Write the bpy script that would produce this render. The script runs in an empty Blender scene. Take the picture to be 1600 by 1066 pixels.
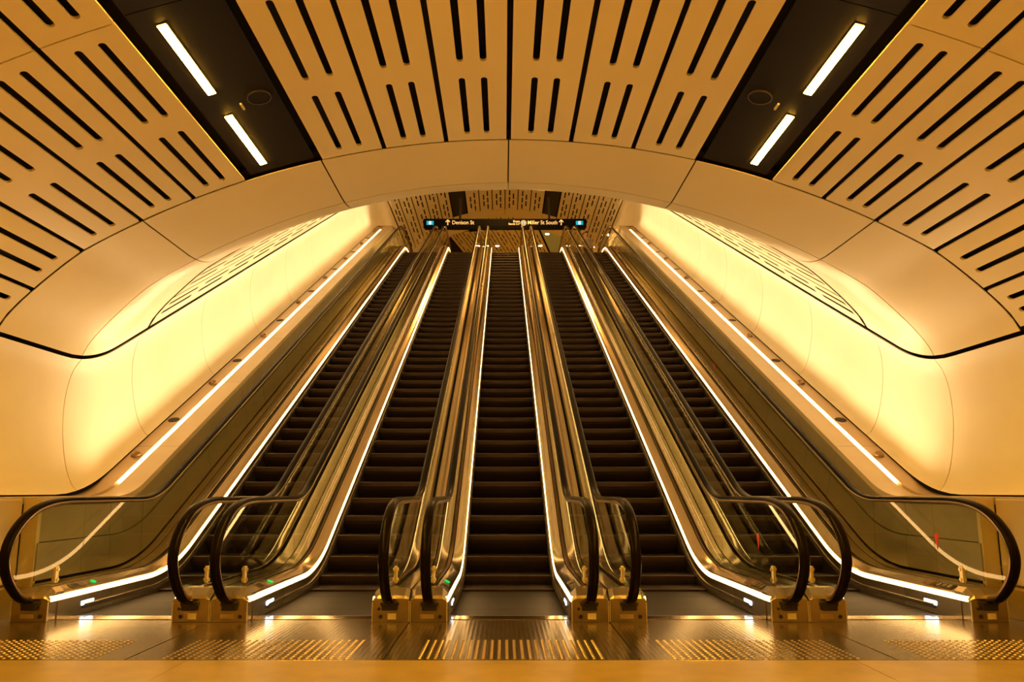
import bpy, bmesh, math, random
from mathutils import Vector, Matrix
from mathutils.geometry import delaunay_2d_cdt
random.seed(7)
D = bpy.data
C = bpy.context.scene.collection
SC = bpy.context.scene
PI = math.pi
SLOPE = math.radians(29.4)      # pitch of the escalators
T30 = math.tan(SLOPE)

# ------------------------------------------------------------------ camera
cam = D.cameras.new('camera'); camo = D.objects.new('camera', cam); C.objects.link(camo)
SC.camera = camo
cam.sensor_width = 36.0
cam.lens = 1123 / 1600 * 36.0
cam.shift_y = 57 / 1600
cam.shift_x = 12.4 / 1600
cam.clip_start = 0.05; cam.clip_end = 200
camo.location = (-0.044, 0, 1.07)
camo.rotation_euler = (math.radians(99.0), 0, 0)

# ------------------------------------------------------------------ world, exposure
w = D.worlds.new('world'); SC.world = w; w.use_nodes = True
w.node_tree.nodes['Background'].inputs[0].default_value = (0.20, 0.11, 0.03, 1)
w.node_tree.nodes['Background'].inputs[1].default_value = 0.04
SC.view_settings.view_transform = 'Standard'
SC.view_settings.look = 'None'
SC.view_settings.exposure = 0.0
SC.view_settings.gamma = 1.0
SC.cycles.transparent_max_bounces = 24
WARM = (1.0, 0.47, 0.10)
WASH = (1.0, 0.66, 0.33)
HALL_LED = 225.0        # ceiling light strips, emission strength
DECK_W = 29.0           # wash lights in the side decks, watts per segment
UP_W = 110.0            # upper concourse downlights and the added landing fill, watts

# ------------------------------------------------------------------ materials
def mat(name, base, metal=0.0, rough=0.5, emit=None, strength=0.0, spec=0.5, coat=0.0,
        noise=0.0, nscale=20.0, nstretch=(1, 1, 1), bump=0.0):
    m = D.materials.new(name); m.use_nodes = True
    nt = m.node_tree; b = nt.nodes['Principled BSDF']
    b.inputs['Base Color'].default_value = (*base, 1)
    b.inputs['Metallic'].default_value = metal
    b.inputs['Roughness'].default_value = rough
    b.inputs['Specular IOR Level'].default_value = spec
    b.inputs['Coat Weight'].default_value = coat
    if emit:
        b.inputs['Emission Color'].default_value = (*emit, 1)
        b.inputs['Emission Strength'].default_value = strength
    if noise or bump:
        tc = nt.nodes.new('ShaderNodeTexCoord')
        mp = nt.nodes.new('ShaderNodeMapping'); mp.inputs['Scale'].default_value = nstretch
        nz = nt.nodes.new('ShaderNodeTexNoise'); nz.inputs['Scale'].default_value = nscale
        nz.inputs['Detail'].default_value = 4
        nt.links.new(tc.outputs['Object'], mp.inputs[0]); nt.links.new(mp.outputs[0], nz.inputs['Vector'])
        if noise:
            mx = nt.nodes.new('ShaderNodeMixRGB'); mx.blend_type = 'MULTIPLY'
            mx.inputs[0].default_value = 1.0
            mx.inputs[1].default_value = (*base, 1)
            rp = nt.nodes.new('ShaderNodeMapRange')
            rp.inputs['From Min'].default_value = 0.3; rp.inputs['From Max'].default_value = 0.7
            rp.inputs['To Min'].default_value = 1 - noise; rp.inputs['To Max'].default_value = 1.0
            nt.links.new(nz.outputs['Fac'], rp.inputs['Value'])
            nt.links.new(rp.outputs[0], mx.inputs[2])
            nt.links.new(mx.outputs[0], b.inputs['Base Color'])
        if bump:
            bp = nt.nodes.new('ShaderNodeBump'); bp.inputs['Strength'].default_value = bump
            bp.inputs['Distance'].default_value = 0.01
            nt.links.new(nz.outputs['Fac'], bp.inputs['Height'])
            nt.links.new(bp.outputs[0], b.inputs['Normal'])
    return m

def grooved(name, base, metal, rough, period, strength, axis='X', dist=0.002, dark=0.5):
    """ribbed metal: fine grooves that run along one object axis"""
    m = mat(name, base, metal, rough)
    nt = m.node_tree; b = nt.nodes['Principled BSDF']
    tc = nt.nodes.new('ShaderNodeTexCoord')
    wv = nt.nodes.new('ShaderNodeTexWave'); wv.wave_type = 'BANDS'; wv.bands_direction = axis
    wv.wave_profile = 'SIN'; wv.inputs['Scale'].default_value = 2 * PI / period / 20
    wv.inputs['Distortion'].default_value = 0
    nt.links.new(tc.outputs['Object'], wv.inputs['Vector'])
    bp = nt.nodes.new('ShaderNodeBump'); bp.inputs['Strength'].default_value = strength
    bp.inputs['Distance'].default_value = dist
    nt.links.new(wv.outputs['Fac'], bp.inputs['Height']); nt.links.new(bp.outputs[0], b.inputs['Normal'])
    mx = nt.nodes.new('ShaderNodeMixRGB'); mx.inputs[1].default_value = (*[c * dark for c in base], 1)
    mx.inputs[2].default_value = (*base, 1)
    nt.links.new(wv.outputs['Fac'], mx.inputs[0]); nt.links.new(mx.outputs[0], b.inputs['Base Color'])
    return m

def glass(name, tint, refl):
    m = D.materials.new(name); m.use_nodes = True
    nt = m.node_tree; nt.nodes.clear()
    out = nt.nodes.new('ShaderNodeOutputMaterial')
    tr = nt.nodes.new('ShaderNodeBsdfTransparent'); tr.inputs[0].default_value = (*tint, 1)
    gl = nt.nodes.new('ShaderNodeBsdfGlossy'); gl.inputs['Roughness'].default_value = 0.02
    fr = nt.nodes.new('ShaderNodeFresnel'); fr.inputs[0].default_value = 1.45
    ml = nt.nodes.new('ShaderNodeMath'); ml.operation = 'MULTIPLY'; ml.inputs[1].default_value = refl
    ml.use_clamp = True
    ge = nt.nodes.new('ShaderNodeNewGeometry')
    fb = nt.nodes.new('ShaderNodeMath'); fb.operation = 'SUBTRACT'; fb.inputs[0].default_value = refl
    nt.links.new(ge.outputs['Backfacing'], fb.inputs[1])
    nt.links.new(fb.outputs[0], ml.inputs[1])
    mx = nt.nodes.new('ShaderNodeMixShader')
    nt.links.new(fr.outputs[0], ml.inputs[0]); nt.links.new(ml.outputs[0], mx.inputs[0])
    nt.links.new(tr.outputs[0], mx.inputs[1]); nt.links.new(gl.outputs[0], mx.inputs[2])
    nt.links.new(mx.outputs[0], out.inputs[0])
    return m

M = {}
M['panel'] = mat('ceiling_panel_enamel', (0.82, 0.74, 0.54), 0, 0.32, noise=0.05, nscale=1.3)
M['wall'] = mat('cast_wall_panel', (0.82, 0.76, 0.62), 0, 0.45, noise=0.06, nscale=1.6, bump=0.02)
M['dim'] = mat('back_wall', (0.30, 0.24, 0.16), 0, 0.6)
M['bronzedark'] = mat('dark_bronze', (0.30, 0.21, 0.12), 1, 0.3)
M['ledgemetal'] = mat('ledge_metal', (0.46, 0.34, 0.20), 0.75, 0.34)
M['signblack'] = mat('sign_black', (0.004, 0.004, 0.004), 0, 0.7, spec=0.1)
M['edge'] = mat('edge_trim_metal', (0.95, 0.88, 0.75), 1, 0.42)
M['yellow'] = mat('step_edge_line', (0.09, 0.055, 0.022), 0.3, 0.45)
M['black'] = mat('void_black', (0.012, 0.010, 0.008), 0, 0.9)
M['trough'] = mat('dark_trough_paint', (0.009, 0.006, 0.004), 0, 0.5, spec=0.2, noise=0.3, nscale=3)
M['steel'] = mat('brushed_steel', (0.46, 0.40, 0.31), 1, 0.27, noise=0.12, nscale=6, nstretch=(30, 1, 30))
M['deck'] = mat('deck_steel', (0.80, 0.65, 0.43), 1, 0.15, noise=0.10, nscale=4, nstretch=(40, 1, 1))
M['skirt'] = mat('skirt_steel', (0.42, 0.35, 0.26), 1, 0.32)
M['bronze'] = mat('satin_bronze_panel', (0.36, 0.30, 0.20), 0.7, 0.36, noise=0.15, nscale=2.0)
M['ledge'] = mat('ledge_coping', (0.58, 0.48, 0.33), 0.35, 0.34, noise=0.08, nscale=3)
M['rubber'] = mat('handrail_rubber', (0.006, 0.004, 0.003), 0, 0.26, spec=0.06)
M['guide'] = mat('handrail_guide_metal', (0.42, 0.29, 0.18), 1, 0.28)
M['plastic'] = mat('black_plastic', (0.015, 0.013, 0.012), 0, 0.4)
M['sticker'] = mat('pale_sticker', (0.70, 0.62, 0.45), 0, 0.5)
M['faint'] = mat('engraved_plate', (0.42, 0.32, 0.22), 0.6, 0.5)
M['gold'] = mat('clamp_metal', (0.85, 0.75, 0.5), 0.8, 0.3)
M['red'] = mat('red_sticker', (0.75, 0.02, 0.01), 0, 0.4, emit=(1, 0.02, 0.01), strength=0.0)
M['brush'] = mat('skirt_brush', (0.02, 0.016, 0.012), 0, 0.8)
M['step'] = grooved('step_tread', (0.015, 0.010, 0.007), 0.4, 0.42, 0.0095, 0.5, 'X', 0.004, 0.35)
M['nose'] = grooved('step_riser', (0.046, 0.028, 0.017), 0.5, 0.34, 0.0095, 0.4, 'X', 0.004, 0.35)
M['plate'] = grooved('landing_plate_steel', (0.34, 0.27, 0.18), 0.9, 0.22, 0.034, 0.16, 'X', 0.002, 0.60)
for _k in ('step', 'nose'): M[_k].node_tree.nodes['Principled BSDF'].inputs['Specular IOR Level'].default_value = 0.2
M['stud'] = mat('stud_steel', (0.55, 0.45, 0.30), 1, 0.3)
M['grout'] = mat('dark_joint', (0.03, 0.022, 0.015), 0, 0.8)
M['stone'] = mat('polished_sandstone', (0.40, 0.30, 0.075), 0, 0.30, noise=0.25, nscale=5)
M['led'] = mat('led_strip', (1, 1, 1), 0, 0.5, emit=(1.0, 0.58, 0.20), strength=11)
M['decklight'] = mat('deck_light', (1, 1, 1), 0, 0.5, emit=(1.0, 0.56, 0.19), strength=12)
M['hallled'] = mat('ceiling_led', (1, 1, 1), 0, 0.5, emit=(1.0, 0.47, 0.040), strength=HALL_LED)
M['cool'] = mat('cool_indicator', (1, 1, 1), 0, 0.5, emit=(0.75, 0.92, 1.0), strength=9)
M['green'] = mat('green_indicator', (0, .3, .05), 0, 0.5, emit=(0.0, 1.0, 0.15), strength=0.55)
M['cyan'] = mat('cyan_sign_panel', (0, 0.4, 0.55), 0, 0.5, emit=(0.0, 0.42, 0.62), strength=0.8)
M['signwhite'] = mat('sign_letter_white', (0.9, 0.9, 0.9), 0, 0.5, emit=(0.9, 0.95, 1.0), strength=0.9)
M['signamber'] = mat('sign_letter_lit', (0.9, 0.8, 0.6), 0, 0.5, emit=(1.0, 0.55, 0.20), strength=0.65)
M['lamp'] = mat('downlight_lens', (1, 1, 1), 0, 0.5, emit=(1.0, 0.82, 0.5), strength=60)
M['glass'] = glass('balustrade_glass', (0.93, 0.95, 0.88), 1.0)
M['silver'] = mat('silver_trough', (0.50, 0.68, 0.85), 0.1, 0.5)
M['skin'] = mat('skin', (0.55, 0.30, 0.20), 0, 0.5)
M['shirt'] = mat('pale_shirt', (0.55, 0.50, 0.45), 0, 0.8)
M['trousers'] = mat('dark_trousers', (0.04, 0.04, 0.05), 0, 0.8)
M['hair'] = mat('dark_hair', (0.05, 0.02, 0.012), 0, 0.6)

# ------------------------------------------------------------------ helpers
def mesh(name, verts, faces, m, smooth=False):
    me = D.meshes.new(name); me.from_pydata([tuple(v) for v in verts], [], faces)
    bm = bmesh.new(); bm.from_mesh(me)
    bmesh.ops.recalc_face_normals(bm, faces=bm.faces); bm.to_mesh(me); bm.free()
    if smooth:
        me.polygons.foreach_set('use_smooth', [True] * len(me.polygons))
        try: me.set_sharp_from_angle(angle=math.radians(35))
        except Exception: pass
    me.materials.append(m if not isinstance(m, str) else M[m]); me.update()
    return me

def link(name, me, parent=None, **kw):
    o = D.objects.new(name, me); C.objects.link(o)
    if parent: o.parent = parent
    for k, v in kw.items(): o[k] = v
    return o

def obj(name, verts, faces, m, parent=None, smooth=False, **kw):
    return link(name, mesh(name, verts, faces, m, smooth), parent, **kw)

def empty(name, loc=(0, 0, 0), parent=None, **kw):
    o = D.objects.new(name, None); C.objects.link(o); o.location = loc; o.empty_display_size = 0.2
    if parent: o.parent = parent
    for k, v in kw.items(): o[k] = v
    return o

class MB:
    def __init__(s): s.v = []; s.f = []
    def add(s, v, f):
        n = len(s.v); s.v += [tuple(p) for p in v]; s.f += [tuple(i + n for i in q) for q in f]; return s
    def box(s, x0, x1, y0, y1, z0, z1):
        v = [(x, y, z) for z in (z0, z1) for y in (y0, y1) for x in (x0, x1)]
        return s.add(v, [(0, 2, 3, 1), (4, 5, 7, 6), (0, 1, 5, 4), (2, 6, 7, 3), (0, 4, 6, 2), (1, 3, 7, 5)])
    def cyl(s, c, r, h, axis='z', n=20, r2=None):
        r2 = r if r2 is None else r2
        v = []
        for k, (rr, hh) in enumerate(((r, 0), (r2, h))):
            for i in range(n):
                a = 2 * PI * i / n; p, q = rr * math.cos(a), rr * math.sin(a)
                v.append({'z': (c[0] + p, c[1] + q, c[2] + hh), 'y': (c[0] + p, c[1] + hh, c[2] + q),
                          'x': (c[0] + hh, c[1] + p, c[2] + q)}[axis])
        f = [(i, (i + 1) % n, n + (i + 1) % n, n + i) for i in range(n)]
        f += [tuple(range(n)), tuple(range(n, 2 * n))]
        return s.add(v, f)
    def xf(s, mtx):
        s.v = [tuple(mtx @ Vector(p)) for p in s.v]; return s
    def build(s, name, m, parent=None, smooth=False, **kw):
        return obj(name, s.v, s.f, m, parent, smooth, **kw)

def bevel(o, wd=0.006, seg=2):
    md = o.modifiers.new('bevel', 'BEVEL'); md.width = wd; md.segments = seg
    md.limit_method = 'ANGLE'; md.angle_limit = math.radians(40)
    return o

# ------------------------------------------------------------------ the escalator line: flat, 30 degrees, flat
H = 10.13
K1 = 8.39; K2 = K1 + H / T30
R1, R2 = 2.3, 2.2
t1 = R1 * math.tan(SLOPE / 2); t2 = R2 * math.tan(SLOPE / 2)
def line_nodes(y0, y1, step=None):
    """nodes (Y, Z, theta) of the base line between base-Y y0 and y1"""
    n = []
    def put(y, z, th): n.append((y, z, th))
    put(-50, 0, 0)
    for i in range(13):
        a = SLOPE * i / 12; put(K1 - t1 + R1 * math.sin(a), R1 * (1 - math.cos(a)), a)
    for i in range(13):
        a = SLOPE - SLOPE * i / 12
        put(K2 + t2 - R2 * math.sin(a), H - R2 * (1 - math.cos(a)), a)
    put(100, H, 0)
    def at(y):
        for p, q in zip(n, n[1:]):
            if p[0] <= y <= q[0]:
                f = (y - p[0]) / (q[0] - p[0]); return tuple(p[k] + (q[k] - p[k]) * f for k in range(3))
    out = [at(y0)] + [p for p in n if y0 + 1e-4 < p[0] < y1 - 1e-4] + [at(y1)]
    return out
def base_z(y): return line_nodes(y, y + 1e-3)[0][1]

def sweep(prof, y0, y1, mb=None, cap=True):
    """prof: closed list of (x, h); swept along the base line, h measured square to it"""
    mb = mb or MB(); nd = line_nodes(y0, y1); n = len(prof); v = []; f = []
    for (Y, Z, th) in nd:
        for (x, h) in prof: v.append((x, Y - h * math.sin(th), Z + h * math.cos(th)))
    for i in range(len(nd) - 1):
        for j in range(n):
            a, b = i * n + j, i * n + (j + 1) % n
            f.append((a, b, b + n, a + n))
    if cap: f += [tuple(range(n)), tuple(range(len(v) - n, len(v)))]
    return mb.add(v, f)

def rectp(x0, x1, h0, h1): return [(x0, h0), (x1, h0), (x1, h1), (x0, h1)]

# ================================================================== SETTING: floors
PITCH = 1.637; HW = 0.507; GX = 0.655; BX = PITCH / 2
mb = MB(); mb.box(-9, 9, -6, 27, -0.12, 0.0)
obj_floor = mb.build('floor', 'grout', kind='structure')
PLY0, PLY1 = 4.78, 6.40
slabs = empty('floor', kind='structure')
for i, (x0, x1) in enumerate([(-4.24, -2.05), (-2.05, 2.18), (2.18, 4.24)]):
    for (y0, y1) in ((-5.9, -3), (-3, 0.9), (0.9, PLY0)):
        bevel(MB().box(x0 + .002, x1 - .002, y0 + .002, y1 - .003, 0.0005, 0.012).build('floor_slab', 'stone', slabs), 0.001, 1)

# upper concourse floor
MB().box(-12, 12, 27.5, 56, H - 0.3, H - 0.002).build('floor', 'stone', kind='structure')

# ================================================================== SETTING: vault profile
RC = 7.73; CZ = 4.42 - RC
def prof_pts():
    pts = []
    for i in range(0, 41):
        x = 3.99 * i / 40; pts.append((x, CZ + math.sqrt(RC * RC - x * x)))
    ctl = [pts[-5], pts[-1], (4.38, 2.975), (4.63, 2.71), (4.735, 2.53), (4.76, 2.35)]
    for k in range(1, 4):
        p0, p1, p2, p3 = ctl[k - 1:k + 3]
        for i in range(1, 9):
            t = i / 8
            pts.append(tuple(0.5 * (2 * p1[d] + (p2[d] - p0[d]) * t + (2 * p0[d] - 5 * p1[d] + 4 * p2[d] - p3[d]) * t * t
                       + (3 * p1[d] - p0[d] - 3 * p2[d] + p3[d]) * t ** 3) for d in (0, 1)))
    return pts
PP = prof_pts(); PL = [0.0]
for p, q in zip(PP, PP[1:]): PL.append(PL[-1] + math.dist(p, q))
A_END = PL[-1]
def vault(a):
    s = 1 if a >= 0 else -1; a = min(abs(a), A_END - 1e-6)
    for i in range(len(PL) - 1):
        if PL[i] <= a <= PL[i + 1]:
            f = (a - PL[i]) / (PL[i + 1] - PL[i])
            p, q = PP[i], PP[i + 1]
            dx, dz = q[0] - p[0], q[1] - p[1]; L = math.hypot(dx, dz)
            return s * (p[0] + dx * f), p[1] + dz * f, s * (-dz / L), dx / L     # x, z, outward normal
def ramp(y, yk, wd=0.35, wt=0.8):
    def f(d, q):
        if d <= -q: return 0.0
        if d >= q: return T30 * d
        return T30 / (4 * q) * (d + q) ** 2
    return f(y - yk, wd) - f(y - yk - H / T30, wt)
def ykc(x): return 7.75 + 0.33 * (x / 4.735) ** 2
def S(a, y, off=0.0):
    x, z, nx, nz = vault(a)
    return (x + nx * off, y, z + nz * off + ramp(y, ykc(x), 0.35 + 0.15 * (x / 4.735) ** 2))
def knee_seam(a): x = vault(a)[0]; return 7.50 + 0.37 * (x / 4.735) ** 2

def curved_panel(name, a0, a1, y0f, y1f, m, parent, na=6, ny=10, thick=0.02, lift=0.0, roll=0.0):
    """solid curved panel; y0f/y1f: functions of a"""
    v = []; f = []
    for side in (0, 1):
        for i in range(na + 1):
            a = a0 + (a1 - a0) * i / na
            ya, yb = y0f(a), y1f(a)
            for j in range(ny + 1):
                y = ya + (yb - ya) * j / ny
                v.append(S(a, y, lift + side * thick))
    W = ny + 1; N = (na + 1) * W
    for i in range(na):
        for j in range(ny):
            q = (i * W + j, i * W + j + 1, (i + 1) * W + j + 1, (i + 1) * W + j)
            f.append(q); f.append(tuple(k + N for k in reversed(q)))
    for j in range(ny):
        f.append((j, j + 1, j + 1 + N, j + N)); b = na * W; f.append((b + j, b + j + 1, b + j + 1 + N, b + j + N))
    for i in range(na):
        f.append((i * W, (i + 1) * W, (i + 1) * W + N, i * W + N))
        f.append((i * W + ny, (i + 1) * W + ny, (i + 1) * W + ny + N, i * W + ny + N))
    return obj(name, v, f, m, parent, True)

def slot_panel_2d(L, Wd, slots, nsub=3):
    """2D triangulation of a L(y) x Wd(a) plate with stadium holes; returns verts, tris, boundary edges"""
    vs = []; es = []
    def loop(pts):
        n0 = len(vs); vs.extend(pts); k = len(pts)
        es.extend([(n0 + i, n0 + (i + 1) % k) for i in range(k)])
    outer = [(Wd * i / nsub, 0) for i in range(nsub)] + [(Wd, 0)] + [(Wd * (nsub - i) / nsub, L) for i in range(nsub)] + [(0, L)]
    loop(outer)
    holes = []
    for (cx, y0, y1, r) in slots:
        pts = [(cx + r * math.cos(t), y0 + r + r * math.sin(t)) for t in [PI + PI * k / 5 for k in range(6)]]
        pts += [(cx + r * math.cos(t), y1 - r + r * math.sin(t)) for t in [PI * k / 5 for k in range(6)]]
        loop(pts); holes.append((cx, y0, y1, r))
    o = delaunay_2d_cdt([Vector(p) for p in vs], es, [], 1, 1e-5)
    V, F = o[0], o[2]
    tris = []
    for t in F:
        c = sum((V[i] for i in t), Vector((0, 0))) / len(t)
        inside = False
        for (cx, y0, y1, r) in holes:
            if abs(c.x - cx) < r * 0.999 and y0 < c.y < y1:
                yy = min(max(c.y, y0 + r), y1 - r)
                if (c.x - cx) ** 2 + (c.y - yy) ** 2 < r * r: inside = True
        if not inside: tris.append(tuple(t))
    cnt = {}
    for t in tris:
        for i in range(len(t)):
            e = (t[i], t[(i + 1) % len(t)]); k = (min(e), max(e)); cnt[k] = cnt.get(k, 0) + 1
    be = [k for k, c in cnt.items() if c == 1]
    return [tuple(p) for p in V], tris, be

def std_slots(L, Wd, r=0.027, n=2):
    if n == 3:      # shorter slots, neighbouring columns staggered
        out = []
        for fx, o in ((0.335, 0.0), (0.665, 0.38)):
            y = .06 - o
            while y < L - .2:
                a, b = max(y, .06), min(y + .63, L - .06)
                if b - a > .34: out.append((Wd * fx, a, b, .030))
                y += .75
        return out
    e = 0.115; g = 0.22; s = (L - 2 * e - (n - 1) * g) / n
    return [(Wd * fx, e + k * (s + g), e + k * (s + g) + s, r) for fx in (0.335, 0.665) for k in range(n)]

_cache = {}
def slotted_panel(a0, a1, y0, y1, parent, m='panel', thick=0.022, n=2):
    L, Wd = y1 - y0, abs(a1 - a0)
    key = (round(L, 3), round(Wd, 3), n)
    if key not in _cache: _cache[key] = slot_panel_2d(L, Wd, std_slots(L, Wd, n=n))
    V, F, be = _cache[key]; sg = 1 if a1 > a0 else -1
    N = len(V)
    v = [S(a0 + sg * p[0], y0 + p[1]) for p in V] + [S(a0 + sg * p[0], y0 + p[1], thick) for p in V]
    f = [t for t in F] + [tuple(i + N for i in reversed(t)) for t in F] + [(a, b, b + N, a + N) for a, b in be]
    return obj('slotted_panel', v, f, m, parent)

RIM = 6.48; ROW = 2.33; G = 0.022
cols = [(0.0, 0.6), (0.6, 1.2), (1.2, 1.82)]
TR = (1.86, 2.50)
side_cols = [(2.54, 3.07), (3.07, 3.60), (3.60, 4.21), (4.21, 4.78), (4.78, A_END)]

hall = empty('ceiling', kind='structure')
for s in (-1, 1):
    for (c0, c1) in cols + side_cols[:4] + [(4.78, 5.26)]:
        for r in range(3):
            y1 = RIM - ROW * r - 0.006; y0 = RIM - ROW * (r + 1) + 0.006
            slotted_panel(s * (c0 + G), s * (c1 - G), y0, y1, hall)
        curved_panel('plain_panel', s * (c0 + G), s * (c1 - G), lambda a: -5.9, lambda a: RIM - 3 * ROW - .006, 'panel', hall, 2, 1)
# backing above the hall vault: the dark plenum
def backing(name, y0, y1, off, parent, a_max=A_END):
    curved_panel(name, -a_max, a_max, lambda a: y0, lambda a: y1, 'black', parent, 40, 24, 0.02, off)
backing('plenum_backing', -5.95, RIM + 0.9, 0.16, hall)

# dark light troughs, each with two LED bars and a speaker
def trough(y0, y1, parent):
    for s in (-1, 1):
        curved_panel('trough_panel', s * (TR[0] + .01), s * (TR[1] - .01), lambda a: y0, lambda a: y1, 'trough', parent, 3, 1, 0.02, 0.035)
for r in range(2): trough(RIM - ROW * (r + 1) + 0.004, RIM - ROW * r - 0.004, hall)
trough(-5.9, RIM - 2 * ROW - .004, hall)

def ceiling_led(s, y0, y1, label, first=False, a=2.325, up=0.0):
    t = empty('ceiling_light', S(s * a, (y0 + y1) / 2, 0.03), label=label, category='light', group='recessed ceiling light bars')
    ox, oy, oz = t.location
    def pl(name, hw, o0, o1, ya, yb, m):
        v = []
        for y in (ya, yb):
            for (aa, off) in ((-hw, o0), (hw, o0), (hw, o1), (-hw, o1)):
                p = S(s * (a + aa), y, off); v.append((p[0] - ox, p[1] - oy, p[2] - oz))
        return obj(name, v, [(0, 1, 2, 3), (4, 5, 6, 7), (0, 1, 5, 4), (1, 2, 6, 5), (2, 3, 7, 6), (3, 0, 4, 7)], m, t)
    pl('diffuser', 0.030, 0.026, 0.033, y0, y1, 'hallled')
    pl('housing', 0.037, 0.030, 0.036, y0 - .01, y1 + .01, 'plastic')
    return t
seg = [(5.47, 6.34), (4.31, 5.14)]
for s, side in ((-1, 'left'), (1, 'right')):
    ceiling_led(s, *seg[0], f'shorter looking glowing bar nearest the arch in the {side} dark ceiling trough')
    ceiling_led(s, *seg[1], f'longer looking glowing bar farther from the arch in the {side} dark ceiling trough')
for r in range(1, 4):
    for s in (-1, 1):
        for (y0, y1) in seg:
            ceiling_led(s, y0 - ROW * r, y1 - ROW * r, 'ceiling light bar behind the viewer, above the hall floor')
for s, side in ((-1, 'left'), (1, 'right')):
    p = S(s * 2.02, 5.33, 0.03)
    t = empty('ceiling_speaker', p, label=f'round dark ceiling speaker in the {side} trough beside the light bars', category='speaker')
    t.rotation_euler = (0, s * 0.27, 0)
    mbb = MB(); 
    n = 32
    for i in range(n):
        a, b = 2 * PI * i / n, 2 * PI * (i + 1) / n
        for (ra, rb) in ((0.088, 0.095),):
            v = [(r * math.cos(q), r * math.sin(q), z) for z in (-0.008, 0.004) for q, r in ((a, ra), (a, rb), (b, rb), (b, ra))]
            mbb.add(v, [(0, 1, 2, 3), (4, 5, 6, 7), (0, 1, 5, 4), (1, 2, 6, 5), (2, 3, 7, 6), (3, 0, 4, 7)])
    mbb.build('rim', 'skirt', t)
    MB().cyl((0, 0, -0.004), 0.086, 0.006, n=32).build('grille', 'trough', t)
    p = S(s * 2.17, 5.33, 0.03)
    MB().box(-.008, .008, -.04, .04, -.012, .004).xf(Matrix.Translation(Vector(p) - t.location)).build('status_window', 'sticker', t)

# fascia panels of the arch, and the plain band behind the knee
arch = empty('ceiling', kind='structure')
FS = [(0, 1.82), (1.82, 3.60), (3.60, A_END)]
SL0 = 9.25
for s in (-1, 1):
    for (c0, c1) in FS:
        curved_panel('fascia_panel', s * (c0 + .007), s * (c1 - .007), lambda a: RIM + .042, lambda a: knee_seam(a) - .007, 'panel', arch, 14, 8, 0.008, 0.012)
        curved_panel('knee_panel', s * (c0 + .007), s * (c1 - .007), lambda a: knee_seam(a) + .007, lambda a: SL0, 'panel', arch, 14, 20, 0.008, 0.012)
backing('arch_backing', RIM, SL0 + .3, 0.10, arch)

# the inclined tunnel ceiling
tun = empty('ceiling', kind='structure')
A_SPR = next(PL[i] for i in range(len(PL)) if PP[i][1] < 2.56) + .02
print('A_END', A_END, 'A_SPR', A_SPR)
TY = [SL0 + 0.03 + 2.2 * i for i in range(7)]           # 9.28 .. 22.5
TEND = 24.3
for s in (-1, 1):
    for (c0, c1) in [(2.54, 3.07), (3.07, 3.60), (3.60, 4.21), (4.21, 4.78), (4.78, A_SPR)]:
        for y0, y1 in zip(TY, TY[1:]):
            slotted_panel(s * (c0 + .018), s * (c1 - .018), y0 + .006, y1 - .006, tun, n=2, thick=.005)
    curved_panel('plain_panel', s * (0.007), s * (2.53), lambda a: SL0 + .01, lambda a: TEND, 'panel', tun, 12, 1, 0.02)
    curved_panel('end_panel', s * (2.54), s * (A_END - .03), lambda a: TY[-1] + .006, lambda a: TEND, 'panel', tun, 10, 4, 0.02)
backing('tunnel_backing', SL0 + .2, 26.5, 0.15, tun)

# the level ceiling at the top of the escalators
top = empty('ceiling', kind='structure')
for s in (-1, 1):
    for (c0, c1) in cols + side_cols[:4] + [(4.78, 5.26)]:
        rows = [(26.1, 28.43), (28.43, 30.76), (30.76, 33.09)] + ([] if c1 < 2 else [(33.09, 34.30)])
        for (y0, y1) in rows:
            slotted_panel(s * (c0 + G), s * (c1 - G), y0 + .006, y1 - .006, top, n=3)
    curved_panel('plain_panel', s * .007, s * (A_END - .03), lambda a: TEND + .01, lambda a: 26.09, 'panel', top, 24, 8, 0.02)
    curved_panel('trough_panel', s * (TR[0] + .01), s * (TR[1] - .01), lambda a: 26.1, lambda a: 33.09, 'trough', top, 3, 1, 0.02, 0.035)
    curved_panel('fascia_panel', s * .007, s * 1.82, lambda a: 33.11, lambda a: 34.1, 'panel', top, 8, 1, 0.02)
    curved_panel('fascia_panel', s * 2.54, s * (A_END - .03), lambda a: 34.32, lambda a: 35.3, 'panel', top, 8, 1, 0.02)
    curved_panel('fascia_panel', s * 1.83, s * 2.53, lambda a: 33.11, lambda a: 35.3, 'panel', top, 4, 1, 0.02)
backing('landing_backing', 25.5, 34.1, 0.15, top)

# ================================================================== SETTING: side walls
WP = [(4.738, 1.035), (4.80, 1.10), (4.875, 1.30), (4.92, 1.62), (4.925, 1.90), (4.895, 2.16), (4.835, 2.36), (4.745, 2.495)]
def wall_at(t):
    n = len(WP) - 1; u = t * n; k = min(int(u), n - 1); f = u - k
    p0, p1, p2, p3 = WP[max(k - 1, 0)], WP[k], WP[k + 1], WP[min(k + 2, n)]
    return tuple(0.5 * (2 * p1[d] + (p2[d] - p0[d]) * f + (2 * p0[d] - 5 * p1[d] + 4 * p2[d] - p3[d]) * f * f
                 + (3 * p1[d] - p0[d] - 3 * p2[d] + p3[d]) * f ** 3) for d in (0, 1))
seams = [-5.9, -3.4, -1.0, 1.2, 3.45, 5.7, 8.0, 9.48] + [11.5 + 2.06 * i for i in range(8)] + [28.4, 30.7, 33.0]
def seam_y(k, z):
    y = seams[k]; lean = 0.0 if y < 7 else (0.09 if y < 9 else (0.2 if y < 26 else 0.0))
    return y - lean * (z - 1.03)
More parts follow.
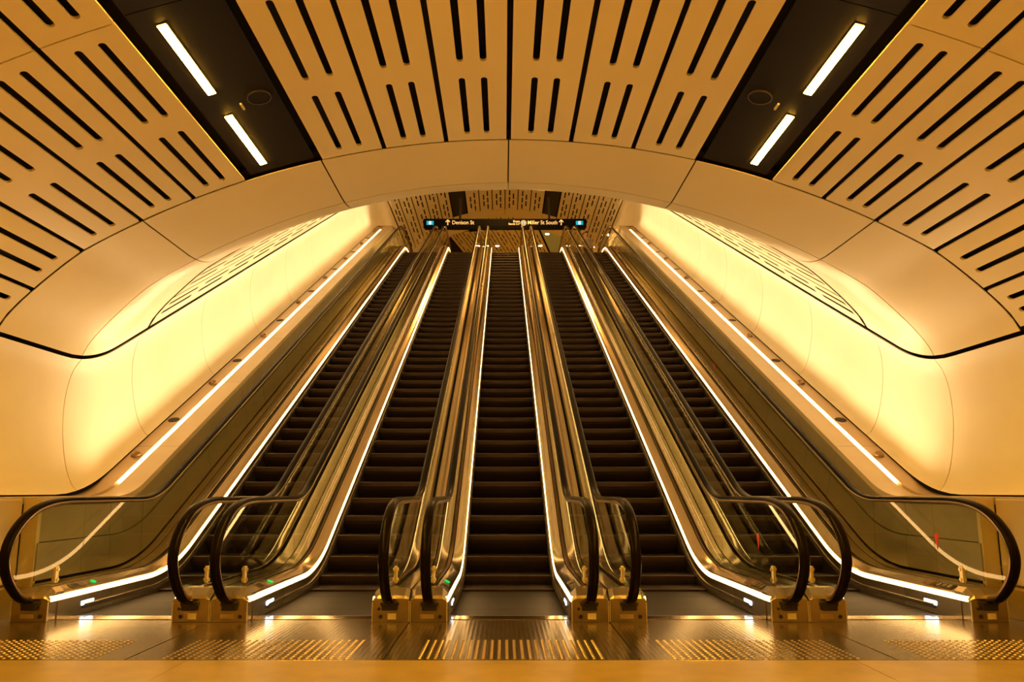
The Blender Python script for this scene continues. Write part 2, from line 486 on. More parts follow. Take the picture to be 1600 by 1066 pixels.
for s, nm in ((-1, 'wall_left'), (1, 'wall_right')):
    wl = empty(nm, kind='structure')
    for k in range(len(seams) - 1):
        v = []; f = []; nt_, ny = 22, 12
        for side in (0, 1):
            for i in range(nt_ + 1):
                x, z = wall_at(i / nt_)
                ya, yb = seam_y(k, z) + .007, seam_y(k + 1, z) - .007
                for j in range(ny + 1):
                    y = ya + (yb - ya) * j / ny
                    v.append((s * (x + side * .03), y, z + ramp(y, 8.12 - .03 * (z - 1.03), 0.52, 0.85)))
        W = ny + 1; N = (nt_ + 1) * W
        for i in range(nt_):
            for j in range(ny):
                q = (i * W + j, i * W + j + 1, (i + 1) * W + j + 1, (i + 1) * W + j)
                f.append(q); f.append(tuple(k2 + N for k2 in reversed(q)))
        for j in range(ny):
            f.append((j, j + 1, j + 1 + N, j + N)); b = nt_ * W; f.append((b + j, b + j + 1, b + j + 1 + N, b + j + N))
        for i in range(nt_):
            f.append((i * W, (i + 1) * W, (i + 1) * W + N, i * W + N))
            f.append((i * W + ny, (i + 1) * W + ny, (i + 1) * W + ny + N, i * W + ny + N))
        obj('wall_panel', v, f, 'wall', wl, True)
    # dark backing behind the shadow gaps
    v = []; f = []
    ys = [-5.9 + i * 0.5 for i in range(78)]
    for y in ys:
        for (x, z) in ((4.99, .9), (5.02, 1.9), (4.95, 2.4), (4.80, 2.72)):
            v.append((s * x, y, z + ramp(y, 8.11, .5, .85)))
    for i in range(len(ys) - 1):
        for j in range(3): f.append((i * 4 + j, i * 4 + j + 1, i * 4 + j + 5, i * 4 + j + 4))
    obj('wall_backing', v, f, 'black', wl)
    # hall lower wall: metal dado over a stone plinth
    for (y0, y1) in ((-5.9, -3), (-3, 0), (0, 3), (3, 6.52)):
        bevel(MB().box(min(s * 4.34, s * 4.5), max(s * 4.34, s * 4.5), y0 + .003, y1 - .003, 0.27, 1.0).build('dado_panel', 'ledge', wl), .01)
        bevel(MB().box(min(s * 4.245, s * 4.5), max(s * 4.245, s * 4.5), y0 + .003, y1 - .003, 0.0, 0.262).build('plinth_stone', 'stone', wl), .012)
    MB().box(min(s * 4.36, s * 4.9), max(s * 4.36, s * 4.9), -5.9, 6.54, 0.95, 1.015).build('ledge_cap', 'ledge', wl)
MB().box(-6, 6, -6.1, -5.95, 0, 5).build('wall_back', 'dim', kind='structure')

# upper concourse shell
uc = empty('wall_far', kind='structure')
MB().box(-12, 12, 55.8, 56, H, H + 4.6).build('wall_panel', 'wall', uc)
for s, nm in ((-1, 'wall_left'), (1, 'wall_right')):
    MB().box(min(s * 11.8, s * 12), max(s * 11.8, s * 12), 33, 56, H, H + 4.6).build(nm, 'wall', kind='structure')
    MB().box(min(s * 5.0, s * 12), max(s * 5.0, s * 12), 32.85, 33, H, H + 4.6).build(nm, 'wall', kind='structure')

# slanting slotted ceiling over the concourse
con = empty('ceiling', kind='structure')
CH = H + 4.45
Lc, Wc = 2.33, 0.6
V2, F2, B2 = slot_panel_2d(Lc - .012, Wc - .044, std_slots(Lc - .012, Wc - .044, n=3))
n2 = len(V2)
cme = mesh('slotted_panel', [(p[0], p[1], 0) for p in V2] + [(p[0], p[1], .022) for p in V2],
           list(F2) + [tuple(i + n2 for i in reversed(t)) for t in F2] + [(a, b, b + n2, a + n2) for a, b in B2], 'panel')
yaw = math.radians(-12); TX = 1.37
for i in range(-8, 12):
    for j in range(-2, 4):
        lx = TX + i * Wc / math.cos(yaw) + (0 if i < 0 else 1.02); ly = 34.0 + j * Lc * math.cos(yaw)
        p = Vector((lx + (ly - 34.0) * math.tan(-yaw), ly, CH))
        if p.y < 31.8 or p.x < -2.2 - max(0, p.y - 34.6) * .54 or p.x > 9: continue
        o = link('slotted_panel', cme, con); o.location = p; o.rotation_euler = (0, 0, yaw)
o = MB().box(0.06, .96, 0, 10, 0.03, 0.05).build('trough_panel', 'silver', con)
o.location = (TX, 34.0, CH); o.rotation_euler = (0, 0, yaw)
MB().cyl((.55, 1.3, .0), .14, .03, n=20).build('trough_speaker', 'black', o)
v = [(-12, 34.1, CH + .01), (-1.3, 34.1, CH + .01), (-6.3, 43.0, CH + .01), (-12, 43.0, CH + .01)]
v += [(x, y, z + .03) for x, y, z in v]
obj('plain_panel', v, [(0, 1, 2, 3), (4, 5, 6, 7), (0, 1, 5, 4), (1, 2, 6, 5), (2, 3, 7, 6), (3, 0, 4, 7)], 'panel', con)
MB().box(-12, 12, 43.0, 56, CH, CH + .03).build('plain_panel', 'panel', con)
MB().box(-12, 12, 34.1, 56, CH + .2, CH + .25).build('concourse_backing', 'black', con)

def downlight(x, y, z, label, watts=0, r=0.07):
    t = empty('downlight', (x, y, z), label=label, category='light', group='downlights over the upper concourse')
    MB().cyl((0, 0, -0.012), r, 0.012, n=16).build('lens', 'lamp', t)
    MB().cyl((0, 0, -0.008), r * 1.25, 0.01, n=16).build('trim_ring', 'steel', t)
    return t
dl = [(-0.42, 38.4, 'small bright downlight above the middle escalator, upper concourse'),
      (1.97, 38.4, 'small bright downlight left of the silver ceiling trough'),
      (3.53, 38.4, 'small bright downlight seen between the two right inner handrails'),
      (4.92, 38.6, 'small bright downlight right of the standing person'),
      (2.26, 36.6, 'downlight set in the silver trough of the concourse ceiling')]
for x, y, lb in dl: downlight(x, y, CH - .002 if x != 2.26 else CH + .03, lb, r=.10)
for x, lb in ((-2.44, 'downlight under the sign, below the word Denison'), (-.7, 'downlight under the sign, left of its centre'),
              (.8, 'downlight under the sign, right of its centre'), (2.42, 'downlight under the sign, below the words Miller St South')):
    downlight(x, 35.8, CH - .002, lb, r=.09)
def area(name, loc, direction, sx, sy, watts, color, spread=180, xdir=None):
    l = D.lights.new(name, 'AREA'); l.shape = 'RECTANGLE'; l.size = sx; l.size_y = sy; l.energy = watts
    l.color = color; l.spread = math.radians(spread)
    o = D.objects.new(name, l); C.objects.link(o)
    zz = -Vector(direction).normalized(); xx = Vector(xdir or (1, 0, 0)).normalized()
    yy = zz.cross(xx).normalized(); xx = yy.cross(zz).normalized()
    o.matrix_world = Matrix.Translation(Vector(loc)) @ Matrix((xx, yy, zz)).transposed().to_4x4()
    return o
for x, y in ((-.42, 38.4), (1.97, 38.4), (3.53, 38.4), (4.92, 38.6), (2.26, 36.6)):
    area('downlight_lamp', (x, y, CH - .03), (0, 0, -1), .18, .18, UP_W, WARM)
area('landing_fill', (0, 28.4, CH - .12), (0, 0, -1), 1.2, .12, UP_W * 2, WARM)  # added fill light for the landing, no fitting, hidden from view by the arch

# ================================================================== side ledges beside the outer escalators
def mirror(pr, s): return [(s * x, h) for x, h in pr]
Y_IN = 6.55
for s, side in ((-1, 'left'), (1, 'right')):
    sd = empty('side_ledge', (s * 4.45, Y_IN, 0), label=f'bronze ledge with a glowing light line along the {side} wall', category='ledge')
    inv = Matrix.Translation(-Vector(sd.location))
    def P(name, mb_, m, smooth=False, **kw): return mb_.xf(inv).build(name, m, sd, smooth, **kw)
    bnd = [Y_IN, 7.75, 9.72] + [11.75 + 2.03 * i for i in range(7)] + [26.1, 28.0]
    for i, (y0, y1) in enumerate(zip(bnd, bnd[1:])):
        for (xa, xb, mm) in ((4.20, 4.465, 'ledge'), (4.535, 4.735, 'ledgemetal')):
            P('ledge_top', sweep(mirror([(xa, .955), (xb, .955), (xb, 1.02), (xa, 1.02)], s), y0 + .003, y1 - .003), mm, True)
        P('side_panel', sweep(mirror(rectp(4.215, 4.24, .62, .945), s), y0 + .003, y1 - .003), 'bronze', True)
        P('side_panel', sweep(mirror(rectp(4.195, 4.22, .285, .612), s), y0 + .003, y1 - .003), 'bronze', True)
    P('light_channel', sweep(mirror([(4.46, .95), (4.54, .95), (4.54, 1.018), (4.5335, 1.018), (4.5335, .99), (4.4665, .99), (4.4665, 1.018), (4.46, 1.018)], s), Y_IN, 27.2), 'ledge')
    P('backing', sweep(mirror(rectp(4.245, 4.26, .0, .95), s), Y_IN, 28.0), 'black')
    P('outer_deck', sweep(mirror([(4.095, .2), (4.215, .2), (4.215, .27), (4.095, .262)], s), Y_IN - .2, 28.0), 'deck')
    P('end_cap', MB().box(min(s * 4.205, s * 4.34), max(s * 4.205, s * 4.34), Y_IN - .02, Y_IN + .03, 0, 1.0), 'ledge')
    # light segments
    ls = [8.42 + 2.05 * i for i in range(9)]
    for k in range(8):
        y0, y1 = ls[k] + .035, ls[k + 1] - .035
        if k == 0: y0 = 8.42
        P('light_strip', sweep(mirror(rectp(4.4685, 4.5315, .992, 1.016), s), y0 + .51, y1 + .51), 'decklight')
        nd = line_nodes((y0 + y1) / 2 + .51, (y0 + y1) / 2 + .52)[0]
        h = 1.03
        loc = (s * 4.5, nd[0] - h * math.sin(nd[2]), nd[1] + h * math.cos(nd[2]))
        d = Vector((s * math.sin(math.radians(4)), -math.sin(nd[2]), math.cos(nd[2])))
        area('wash_light', loc, d, (y1 - y0) / math.cos(nd[2]), 0.05, DECK_W, WASH, 136, (0, math.cos(nd[2]), math.sin(nd[2])))
    # round fittings between light line and wall
    def fit(y, dome):
        nd = line_nodes(y + .5, y + .51)[0]; h = 1.02
        loc = Vector((s * 4.63, nd[0] - h * math.sin(nd[2]), nd[1] + h * math.cos(nd[2])))
        mb_ = MB()
        if dome:
            n = 20; r = .060
            for i in range(5):
                a, b = PI / 2 * i / 5, PI / 2 * (i + 1) / 5
                for j in range(n):
                    p, q = 2 * PI * j / n, 2 * PI * (j + 1) / n
                    mb_.add([(r * math.cos(a) * math.cos(p), r * math.cos(a) * math.sin(p), r * math.sin(a)),
                             (r * math.cos(a) * math.cos(q), r * math.cos(a) * math.sin(q), r * math.sin(a)),
                             (r * math.cos(b) * math.cos(q), r * math.cos(b) * math.sin(q), r * math.sin(b)),
                             (r * math.cos(b) * math.cos(p), r * math.cos(b) * math.sin(p), r * math.sin(b))], [(0, 1, 2, 3)])
        else:
            mb_.cyl((0, 0, 0), .076, .004, n=24)
        mb_.xf(Matrix.Translation(loc) @ Matrix.Rotation(nd[2], 4, 'X'))
        P('stud_dome' if dome else 'recessed_disc', mb_, 'bronzedark' if dome else 'trough', dome)
    for k in range(8):
        fit(9.0 + 2.2 * k, True); fit(9.95 + 2.2 * k, False)

# ================================================================== the escalator
# newel outline of the handrail centre line, front (Y, Z)
NEW = [(6.16, .185), (6.05, .187), (5.95, .225), (5.84, .325), (5.765, .44), (5.738, .56), (5.775, .69), (5.86, .80),
       (5.98, .89), (6.12, .95), (6.30, .985), (6.52, 1.0), (6.8, 1.0)]
def catmull(pts, n=5):
    out = []
    for k in range(len(pts) - 1):
        p0, p1, p2, p3 = pts[max(k - 1, 0)], pts[k], pts[k + 1], pts[min(k + 2, len(pts) - 1)]
        for i in range(n):
            t = i / n
            out.append(tuple(0.5 * (2 * p1[d] + (p2[d] - p0[d]) * t + (2 * p0[d] - 5 * p1[d] + 4 * p2[d] - p3[d]) * t * t
                       + (3 * p1[d] - p0[d] - 3 * p2[d] + p3[d]) * t ** 3) for d in (0, 1)))
    out.append(pts[-1]); return out
EH = 1.0
YT = 29.35      # top newel front
def rail_path():
    """list of (Y, Z) of the handrail centre line, front newel to top newel"""
    p = catmull(NEW)
    mid = [(Y - EH * math.sin(th), Z + EH * math.cos(th)) for (Y, Z, th) in line_nodes(7.0, 28.4)]
    topn = [(YT - (y - 5.738), z + H) for (y, z) in reversed(p)]
    topn = [q for q in topn if q[0] > mid[-1][0] + .05]
    return p + mid + topn
RP = rail_path()
def rail_frames(inset=0.0):
    out = []
    n = len(RP)
    for i, p in enumerate(RP):
        a, b = RP[max(i - 1, 0)], RP[min(i + 1, n - 1)]
        ty, tz = b[0] - a[0], b[1] - a[1]; L = math.hypot(ty, tz); ty /= L; tz /= L
        ny, nz = -tz, ty            # outward (up on the flat, forward at the newel)
        out.append((p[0] - ny * inset, p[1] - nz * inset, ny, nz))
    return out
def rail_sweep(prof, inset=0.0, i0=0, i1=None):
    fr = rail_frames(inset)[i0:i1]; n = len(prof); v = []; f = []
    for (y, z, ny, nz) in fr:
        for (x, h) in prof: v.append((x, y + ny * h, z + nz * h))
    for i in range(len(fr) - 1):
        for j in range(n):
            a, b = i * n + j, i * n + (j + 1) % n; f.append((a, b, b + n, a + n))
    f += [tuple(range(n)), tuple(range(len(v) - n, len(v)))]
    return MB().add(v, f)

esc = empty('escalator', (0, 0, 0), category='escalator')
OLD = set(D.objects)
rail_prof = [(.041 * math.cos(t), .019 * math.sin(t) + .002) for t in [-0.5 + (PI + 1.0) * k / 14 for k in range(15)]]
rail_prof = [(x * 1.0, h) for x, h in rail_prof] + [(-.030, -.014), (.030, -.014)]
for s in (-1, 1):
    gx = s * GX
    rail_sweep([(gx + x, h) for x, h in rail_prof]).build('handrail', 'rubber', esc, True)
    rail_sweep([(gx + x, h) for x, h in ((-.026, -.040), (.026, -.040), (.032, -.026), (.028, -.014), (-.028, -.014), (-.032, -.026))], 0.0, 4, -4).build('handrail_guide', 'guide', esc, True)
    # skirt, light line and decks
    sweep(mirror(rectp(HW, HW + .012, -.26, .165), s), 6.30, 28.95).build('skirt_panel', 'skirt', esc, True)
    sweep(mirror([(HW + .001, .168), (HW + .02, .168), (HW + .02, .210), (HW + .005, .210)], s), 6.15, 28.6).build('light_strip', 'led', esc, True)
    sweep(mirror([(HW + .008, .2125), (HW + .016, .222), (GX - .035, .268), (GX - .035, .20), (HW + .012, .2)], s), 6.19, 28.8).build('inner_deck', 'deck', esc, True)
    sweep(mirror([(GX - .035, .17), (GX + .035, .17), (GX + .035, .235), (GX - .035, .235)], s), 6.3, 28.8).build('glass_channel', 'black', esc)
    sweep(mirror([(GX - .022, .235), (GX - .010, .235), (GX - .010, .272), (GX - .022, .272)], s), 6.3, 28.8).build('glass_trim', 'guide', esc)
    sweep(mirror([(GX + .030, .2), (BX - .006, .2), (BX - .006, .262), (GX + .075, .270), (GX + .030, .262)], s), 6.22, 28.8).build('outer_deck', 'deck', esc, True)
    # brush strip low on the skirt
    sweep(mirror([(HW - .022, .052), (HW, .044), (HW, .082), (HW - .010, .078)], s), 6.62, 28.0).build('skirt_brush', 'brush', esc, True)
    sweep(mirror([(HW - .012, .079), (HW, .083), (HW, .090), (HW - .010, .086)], s), 6.62, 28.0).build('brush_carrier', 'steel', esc, True)
    # glass: newel panel, then panels up the slope
    fr = rail_frames(0.038)
    k0 = next(i for i, q in enumerate(fr) if q[1] < .35 and i > 8) if False else 0
    out = [(y, z) for (y, z, _, _) in fr[:62] if y < 6.78 and z > .24]
    out = out + [(6.78, .962), (6.78, .24)]
    n = len(out)
    v = [(gx + q * .006, y, z) for q in (-1, 1) for (y, z) in out]
    f = [tuple(range(n)), tuple(range(2 * n - 1, n - 1, -1))] + [(i, (i + 1) % n, n + (i + 1) % n, n + i) for i in range(n)]
    obj('glass_panel', v, f, 'glass', esc)
    gb = [6.786, 7.9, 9.9] + [11.9 + 2.0 * i for i in range(7)] + [26.4, 28.3]
    for a, b in zip(gb, gb[1:]):
        sweep(rectp(gx - .006, gx + .006,   .238, .962), a + .003, b - .003).build('glass_panel', 'glass', esc)
    top_out = [(YT - (y - 5.738), z + H) for (y, z) in out]
    n = len(top_out); v = [(gx + q * .006, y, z) for q in (-1, 1) for (y, z) in top_out]
    obj('glass_panel', v, f, 'glass', esc)
    # glass clamp near each newel
    for (yc, zb) in ((6.42, 0), (YT - .7, H)):
        c = MB().box(gx - .014, gx + .014, yc - .022, yc + .022, zb + .285, zb + .43)
        cl = bevel(c.build('glass_clamp', 'gold', esc), .006)
        for zz in (.315, .40):
            MB().cyl((gx - .024, yc, zb + zz), .016, .048, 'x', 16).build('bolt', 'gold', cl)
    # newel boxes, bottom and top
    x0, x1 = HW + .006, BX - .006
    for top_ in (0, 1):
        sy = -1 if top_ else 1; yb = YT + .38 if top_ else 6.115; zb = H if top_ else 0.013
        v = []
        pr = [(0, 0), (0, .185), (.012, .21), (.10, .262), (.21, .262), (.21, 0)]
        # cross-section chamfered at both long sides
        secs = [(x0, -.045, .0), (x0 + .001, -.04, .0), (x0 + .04, 0, 0), (x1 - .035, 0, 0), (x1, -.03, 0)]
        n = len(pr)
        for (xx, dz, _) in secs:
            for (py, pz) in pr:
                z = pz + (dz if pz > .2 else (dz * .4 if pz > .15 else 0)); v.append((s * xx, yb + sy * py, zb + z))
        f = []
        for i in range(len(secs) - 1):
            for j in range(n): f.append((i * n + j, i * n + (j + 1) % n, (i + 1) * n + (j + 1) % n, (i + 1) * n + j))
        f += [tuple(range(n)), tuple(range((len(secs) - 1) * n, len(secs) * n))]
        bx = bevel(obj('newel_box', v, f, 'steel', esc, False), .007, 2)
        for xx in (x0, x1):
            MB().box(min(s * (xx - .003), s * (xx + .003)), max(s * (xx - .003), s * (xx + .003)), yb - .003, yb + .006, zb + .002, zb + (.158 if xx == x0 else .168)).build('edge_trim', 'edge', bx) if not top_ else None
        if top_: continue
        inl = MB(); inl.box(gx - .062, gx + .062, yb - .03, yb + .02, zb + .092, zb + .150)
        inl.box(gx - .056, gx + .056, yb - .045, yb + .02, zb + .145, zb + .165)
        inl.box(gx - .074, gx - .056, yb - .02, yb + .02, zb + .128, zb + .160)
        inl.box(gx + .056, gx + .074, yb - .02, yb + .02, zb + .128, zb + .160)
        bevel(inl.build('handrail_inlet', 'plastic', bx), .006)
        a = MB().box(gx - .055 + s * .02, gx + .055 + s * .02, yb - .003, yb + .01, zb + .028, zb + .062)
        if s > 0: a = MB().box(gx - .015, gx + .055, yb - .003, yb + .01, zb + .022, zb + .070)
        a.build('label_plate', 'faint' if s < 0 else 'sticker', bx)
        MB().cyl((gx + (-.072 if s > 0 else .088), yb - .006, zb + .043), .016, .02, 'y', 20).build('key_switch', 'plastic', bx)
        MB().cyl((gx - .088 * (1 if s > 0 else -1) * (1 if s > 0 else -.0), yb - .004, zb + .105), .012, .02, 'y', 16).build('screw_hole', 'plastic', bx) if s > 0 else None
    # cool white direction window in the skirt
    bevel(MB().box(min(s * (HW - .006), s * (HW + .01)), max(s * (HW - .006), s * (HW + .01)), 6.58, 6.78, .072, .112).build('direction_light', 'cool', esc), .012, 3)
    sk = MB().box(min(s * (HW - .0015), s * (HW + .012)), max(s * (HW - .0015), s * (HW + .012)), 6.24, 7.1, .014, .165)
    sk.build('side_cover', 'steel', esc)
# controls on the inner decks
def deck_pt(s, f): return s * (HW + .012 + (GX - .047 - HW) * f), .222 + .046 * f
tilt = math.atan2(.046, GX - .047 - HW)
def on_deck(mb_, s, f, y):
    x, z = deck_pt(s, f)
    return mb_.xf(Matrix.Translation((x, y, z + .001)) @ Matrix.Rotation(-s * tilt, 4, 'Y'))
g = MB().box(-.035, .035, -.10, .10, 0, .004); gp = on_deck(g, -1, .5, 6.60).build('speaker_plate', 'steel', esc)
for k in range(4): on_deck(MB().box(-.028, .028, -.006, .006, .003, .006), -1, .5, 6.535 + .028 * k).build('speaker_slit', 'plastic', gp)
on_deck(MB().cyl((0, 0, 0), .027, .007, n=20), -1, .5, 6.86).build('status_light', 'green', esc)
g = on_deck(MB().box(-.036, .036, -.13, .13, 0, .004), 1, .5, 6.55).build('control_plate', 'plastic', esc)
for k in range(3):
    on_deck(MB().cyl((0, 0, 0), .026, .009, n=20), 1, .5, 6.47 + .075 * k).build('push_button', 'steel', g)
on_deck(MB().box(-.036, .036, -.06, .06, 0, .010), 1, .5, 6.78).build('button_guard', 'guide', esc)

# steps
cam_pts = []
def step_mesh():
    mb_ = MB(); x = HW - .006
    ys = [(0.0, -.006), (.008, 0.0), (.40, 0.0)]
    prof = [(.40, 0.0), (.008, 0.0), (0.0, -.006), (.002, -.03), (.007, -.065), (.024, -.11), (.055, -.16), (.095, -.205), (.14, -.245), (.40, -.245)]
    n = len(prof); v = [(q * x, y, z) for q in (-1, 1) for (y, z) in prof]
    f = [tuple(range(n)), tuple(range(2 * n - 1, n - 1, -1))] + [(i, (i + 1) % n, n + (i + 1) % n, n + i) for i in range(n)]
    me = mesh('step', v, f, 'step'); me.materials.append(M['nose'])
    me.materials.append(M['yellow'])
    for p in me.polygons:
        c = p.center
        if c.z < -.004: p.material_index = 1
        elif c.y < .01: p.material_index = 2
    return me
sme = step_mesh()
ny = 6.42; k = 0
while ny < 27.3:
    z = base_z(ny + .1) + .010 * (1 if ny < 8 else 1) - .006
    o = link('step', sme, esc); o.location = (0, ny, z)
    ny += .40; k += 1
print('steps', k)
# comb plates
for (yc, zb, sy) in ((6.40, .012, 1), (27.5, H + .01, -1)):
    mb_ = MB().box(-HW + .006, HW - .006, min(yc - sy * .16, yc), max(yc - sy * .16, yc), zb - .01, zb + .004)
    cp = mb_.build('comb_plate', 'deck', esc)
    te = MB()
    for i in range(100):
        x = -HW + .012 + i * (2 * HW - .024) / 99
        te.box(x - .0025, x + .0025, min(yc, yc + sy * .035), max(yc, yc + sy * .035), zb - .008, zb + .002)
    te.build('comb_teeth', 'skirt', cp)
parts = [o for o in D.objects if o not in OLD]
kids = {}
for o in parts: kids.setdefault(o.parent, []).append(o)
labels = {-2: 'leftmost escalator, running beside the glowing left wall',
          -1: 'second escalator from the left, with a bright light line on its left skirt',
          0: 'middle escalator, rising straight ahead between the other four',
          1: 'second escalator from the right, with a red sticker on its glass',
          2: 'rightmost escalator, running beside the glowing right wall'}
def copy_tree(o, parent):
    c = o.copy(); C.objects.link(c)
    if parent: c.parent = parent
    for ch in kids.get(o, []): copy_tree(ch, c)
    return c
roots = {0: esc}
for i in (-2, -1, 1, 2):
    r = copy_tree(esc, None); r.location = (i * PITCH, 0, 0); roots[i] = r
for i, r in roots.items():
    r['label'] = labels[i]; r['group'] = 'parallel escalators between the two halls'; r['category'] = 'escalator'
def red_sticker(root, y, h, sc=1.0):
    nd = line_nodes(y, y + .01)[0]
    cy, cz = nd[0] - h * math.sin(nd[2]), nd[1] + h * math.cos(nd[2])
    mb_ = MB().cyl((GX - .009, cy, cz), .030 * sc, .003, 'x', 20)
    mb_.add([(GX - .009 + q * .003, cy + dy * sc, cz + dz * sc) for q in (0, 1) for dy, dz in ((-.018, -.02), (.018, -.02), (0, -.12))],
            [(0, 1, 2), (3, 4, 5), (0, 1, 4, 3), (1, 2, 5, 4), (2, 0, 3, 5)])
    mb_.build('stop_sticker', 'red', root, label='small round red sticker with a pointed tail')
red_sticker(roots[1], 6.74, .66); red_sticker(roots[2], 6.74, .66); red_sticker(roots[2], 13.6, .55)

# landing plates with their fields of studs
lab = {-2: 'steel landing plate at the foot of the leftmost escalator', -1: 'steel landing plate at the foot of the second escalator from left',
       0: 'steel landing plate at the foot of the middle escalator', 1: 'steel landing plate at the foot of the second escalator from right',
       2: 'steel landing plate at the foot of the rightmost escalator'}
one = mesh('tactile_stud', *(lambda q: (q.v, q.f))(MB().cyl((0, 0, 0), .0115, .0045, 'z', 10, .0075)), 'stud')
smb = MB(); near = []
for j in range(12):
    for i in range(24):
        x = -.5866 + i * .0510; y = 4.83 + j * .050
        if len(near) < 100: near.append((x, y, .012))
        else: smb.cyl((x, y, .012), .0115, .0045, 'z', 10, .0075)
sm_me = mesh('tactile_studs', smb.v, smb.f, 'stud')
for i in range(-2, 3):
    t = empty('landing_plate', (i * PITCH, 0, 0), label=lab[i], category='landing plate', group='landing plates in front of the escalators')
    e0 = -BX if i > -2 else -.955; e1 = BX if i < 2 else .955
    ps = bevel(MB().box(e0 + .004, e1 - .004, PLY0 + .004, 6.236, 0.0005, 0.012).build('plate', 'plate', t), .002, 1)
    link('tactile_studs', sm_me, t, kind='stuff')
    for p in near:
        o = link('tactile_stud', one, t); o.location = p
    MB().box(e0 + .004, -HW - .014, 6.238, 6.34, 0.0005, 0.0095).build('side_plate', 'plate', t)
    MB().box(HW + .014, e1 - .004, 6.238, 6.34, 0.0005, 0.0095).build('side_plate', 'plate', t)

# ================================================================== hanging sign on the upper level
SY = 29.5
def sign_x(px): return (px - 787.6) / 1123 * 30.95 - .044
SZ = 12.43
sg = empty('hanging_sign', (0, SY, SZ), label='long black hanging sign with arrows above the top of the escalators', category='sign')
xa, xb = sign_x(662), sign_x(916)
bevel(MB().box(xa, xb, -.09, .09, -.19, .21).build('sign_box', 'signblack', sg), .03, 3)
MB().box(xa + .06, xb - .06, -.10, .08, -.245, -.188).build('lower_tray', 'signblack', sg)
for px in (719, 858):
    MB().box(sign_x(px) - .05, sign_x(px) + .05, -.04, .04, .2, 1.2).build('hanger', 'plastic', sg)
def text(body, size, x, z, m, parent, name='lettering', sx=1.0, bold=0.004):
    cu = D.curves.new('t', 'FONT'); cu.body = body; cu.size = size; cu.extrude = .004; cu.offset = bold
    to = D.objects.new('t', cu); C.objects.link(to)
    dg = bpy.context.evaluated_depsgraph_get(); me = D.meshes.new_from_object(to.evaluated_get(dg))
    D.objects.remove(to); me.materials.clear(); me.materials.append(M[m])
    o = link(name, me, parent); o.rotation_euler = (PI / 2, 0, 0); o.location = (x, -.096, z); o.scale = (sx, 1, 1)
    me.update()
    return o
def fit_text(body, px0, px1, z, size, m='signamber', **k):
    o = text(body, size, 0, z, m, sg, **k)
    xs = [v.co.x for v in o.data.vertices]; wd = max(xs) - min(xs)
    sc = (sign_x(px1) - sign_x(px0)) / wd
    o.scale = (sc, 1, 1); o.location.x = sign_x(px0) - min(xs) * sc
    return o
fit_text('Denison St', 707, 741, -.050, .24, bold=.002)
fit_text('Miller St South', 824.5, 870.5, -.050, .24, bold=.002)
fit_text('Buses', 802, 812, .045, .12, bold=.002)
fit_text('Stands C-F', 794.5, 812, -.075, .12, bold=.002)
def arrow(px):
    x = sign_x(px); m_ = MB(); m_.box(x - .022, x + .022, -.098, -.09, -.09, .14)
    for q in (-1, 1):
        v = [(x, -.098, .17), (x, -.098, .105), (x + q * .095, -.098, .03), (x + q * .095, -.098, .08)]
        v += [(a, b + .008, c) for a, b, c in v]
        m_.add(v, [(0, 1, 2, 3), (4, 5, 6, 7), (0, 1, 5, 4), (1, 2, 6, 5), (2, 3, 7, 6), (3, 0, 4, 7)])
    m_.build('arrow', 'signamber', sg)
arrow(700); arrow(876.5)
for (p0, p1) in ((667, 678), (899.5, 910.5)):
    b = MB().box(sign_x(p0), sign_x(p1), -.097, -.09, -.075, .10).build('exit_letter_panel', 'cyan', sg)
    c = (sign_x(p0) + sign_x(p1)) / 2
    MB().box(c - .05, c + .05, -.100, -.096, -.06, .085).build('letter_box', 'signwhite', b)
    MB().box(c - .016, c + .016, -.102, -.099, -.025, .05).build('letter_counter', 'cyan', b)
ring = MB()
for i in range(28):
    a, b = 2 * PI * i / 28, 2 * PI * (i + 1) / 28; cx = sign_x(818)
    v = [(cx + r * math.cos(q), y, .01 + r * math.sin(q)) for y in (-.098, -.09) for q, r in ((a, .10), (a, .122), (b, .122), (b, .10))]
    ring.add(v, [(0, 1, 2, 3), (4, 5, 6, 7), (0, 1, 5, 4), (1, 2, 6, 5), (2, 3, 7, 6), (3, 0, 4, 7)])
ring.build('stand_ring', 'signamber', sg)
MB().cyl((sign_x(818), -.097, .01), .066, .006, 'y', 20).build('stand_disc', 'signwhite', sg)
fit_text('B', 817, 819.2, -.035, .12, 'plastic').location.y = -.104

# ================================================================== person at the top
def skin_mesh(name, joints, edges, radii, m, parent, root=0, sub=2, loc=(0, 0, 0)):
    me = D.meshes.new(name); me.from_pydata(joints, edges, []); me.materials.append(M[m])
    o = link(name, me, parent); o.location = loc
    md = o.modifiers.new('skin', 'SKIN'); md.use_smooth_shade = True
    for i, r in enumerate(radii):
        sv = me.skin_vertices[0].data[i]; r = r if isinstance(r, tuple) else (r, r); sv.radius = r
        sv.use_root = (i == root)
    ss = o.modifiers.new('sub', 'SUBSURF'); ss.levels = sub; ss.render_levels = sub
    return o
pr = empty('person', (3.42, 28.9, H), label='person in a pale shirt standing at the top of the right escalators', category='person')
pr.rotation_euler = (0, 0, 0.3)
J = [(0, 0, .95), (0, 0, 1.12), (0, 0, 1.32), (0, 0, 1.42), (0, 0, 1.49), (0, -.01, 1.58), (0, -.015, 1.68),
     (.10, 0, .90), (.11, -.01, .50), (.11, .02, .10), (.11, -.12, .03),
     (-.10, 0, .90), (-.11, -.01, .50), (-.11, .02, .10), (-.11, -.12, .03),
     (.19, 0, 1.38), (.24, .02, 1.12), (.23, -.08, .88), (.22, -.10, .80),
     (-.19, 0, 1.38), (-.24, .02, 1.12), (-.23, -.08, .88), (-.22, -.10, .80)]
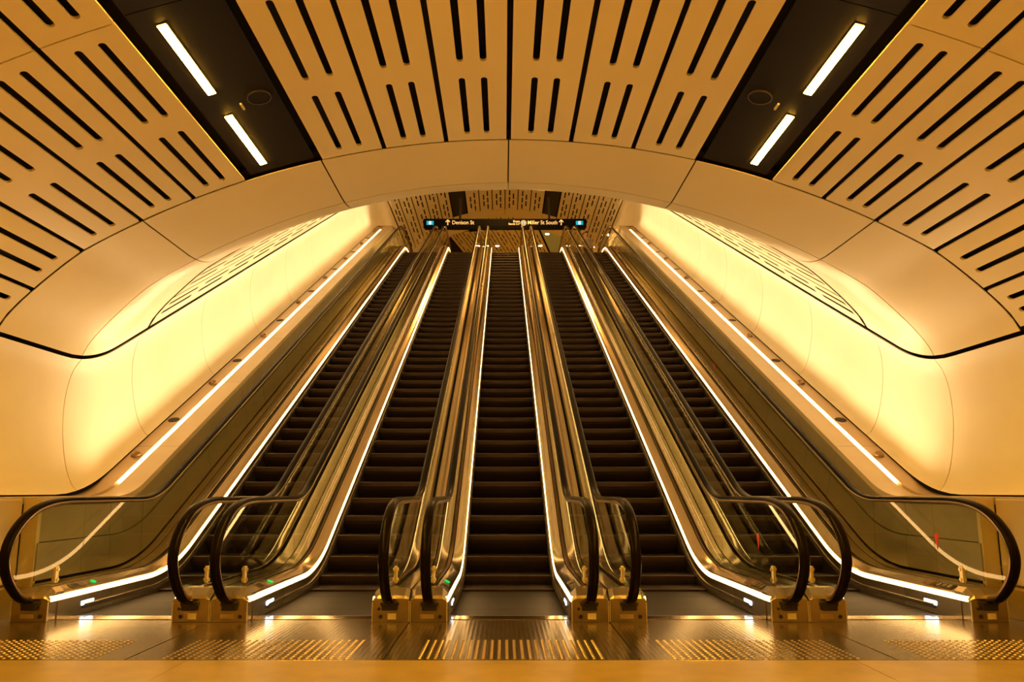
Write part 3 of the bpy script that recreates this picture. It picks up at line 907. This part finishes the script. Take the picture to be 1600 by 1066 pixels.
E = [(0, 1), (1, 2), (2, 3), (3, 4), (4, 5), (5, 6), (0, 7), (7, 8), (8, 9), (9, 10), (0, 11), (11, 12), (12, 13), (13, 14),
     (3, 15), (15, 16), (16, 17), (17, 18), (3, 19), (19, 20), (20, 21), (21, 22)]
Rr = [(.15, .11), (.13, .10), (.17, .11), (.10, .08), (.052, .052), (.085, .10), (.065, .085),
      .085, .06, .042, .035, .085, .06, .042, .035, .055, .045, .033, .03, .055, .045, .033, .03]
skin_mesh('person_body', J, E, Rr, 'skin', pr)
for s in (-1, 1):
    for q in range(4):
        x = s * .22 + (q - 1.5) * .010
        skin_mesh('finger', [(x, -.10 - .005 * q, .79), (x, -.115, .745), (x, -.11, .70 + .006 * abs(q - 1.5))], [(0, 1), (1, 2)], [.009, .008, .007], 'skin', pr, sub=1)
    skin_mesh('thumb', [(s * .20, -.12, .80), (s * .19, -.145, .765), (s * .195, -.15, .735)], [(0, 1), (1, 2)], [.010, .009, .008], 'skin', pr, sub=1)
skin_mesh('shirt', [(0, 0, .93), (0, 0, 1.12), (0, 0, 1.32), (0, 0, 1.42), (.19, 0, 1.38), (.24, .02, 1.12), (-.19, 0, 1.38), (-.24, .02, 1.12)],
          [(0, 1), (1, 2), (2, 3), (3, 4), (4, 5), (3, 6), (6, 7)], [(.175, .13), (.155, .12), (.19, .13), (.12, .10), .07, .062, .07, .062], 'shirt', pr)
skin_mesh('trousers', [(0, 0, .95), (.10, 0, .88), (.11, -.01, .50), (.11, .02, .09), (-.10, 0, .88), (-.11, -.01, .50), (-.11, .02, .09)],
          [(0, 1), (1, 2), (2, 3), (0, 4), (4, 5), (5, 6)], [(.165, .125), .105, .078, .062, .105, .078, .062], 'trousers', pr)
skin_mesh('hair', [(0, .035, 1.62), (0, .02, 1.69), (0, -.03, 1.745)], [(0, 1), (1, 2)], [(.092, .085), (.092, .095), (.06, .05)], 'hair', pr)
for s in (-1, 1):
    MB().cyl((s * .032, -.118, 1.615), .010, .006, 'y', 10).build('eye', 'plastic', pr)
    MB().cyl((s * .088, 0, 1.60), .022, .01, 'x', 10).build('ear', 'skin', pr)
MB().add([(-.012, -.108, 1.585), (.012, -.108, 1.585), (0, -.108, 1.62), (0, -.132, 1.59)], [(0, 1, 2), (0, 1, 3), (1, 2, 3), (2, 0, 3)]).build('nose', 'skin', pr)
MB().box(-.022, .022, -.113, -.10, 1.553, 1.560).build('mouth', 'red', pr)
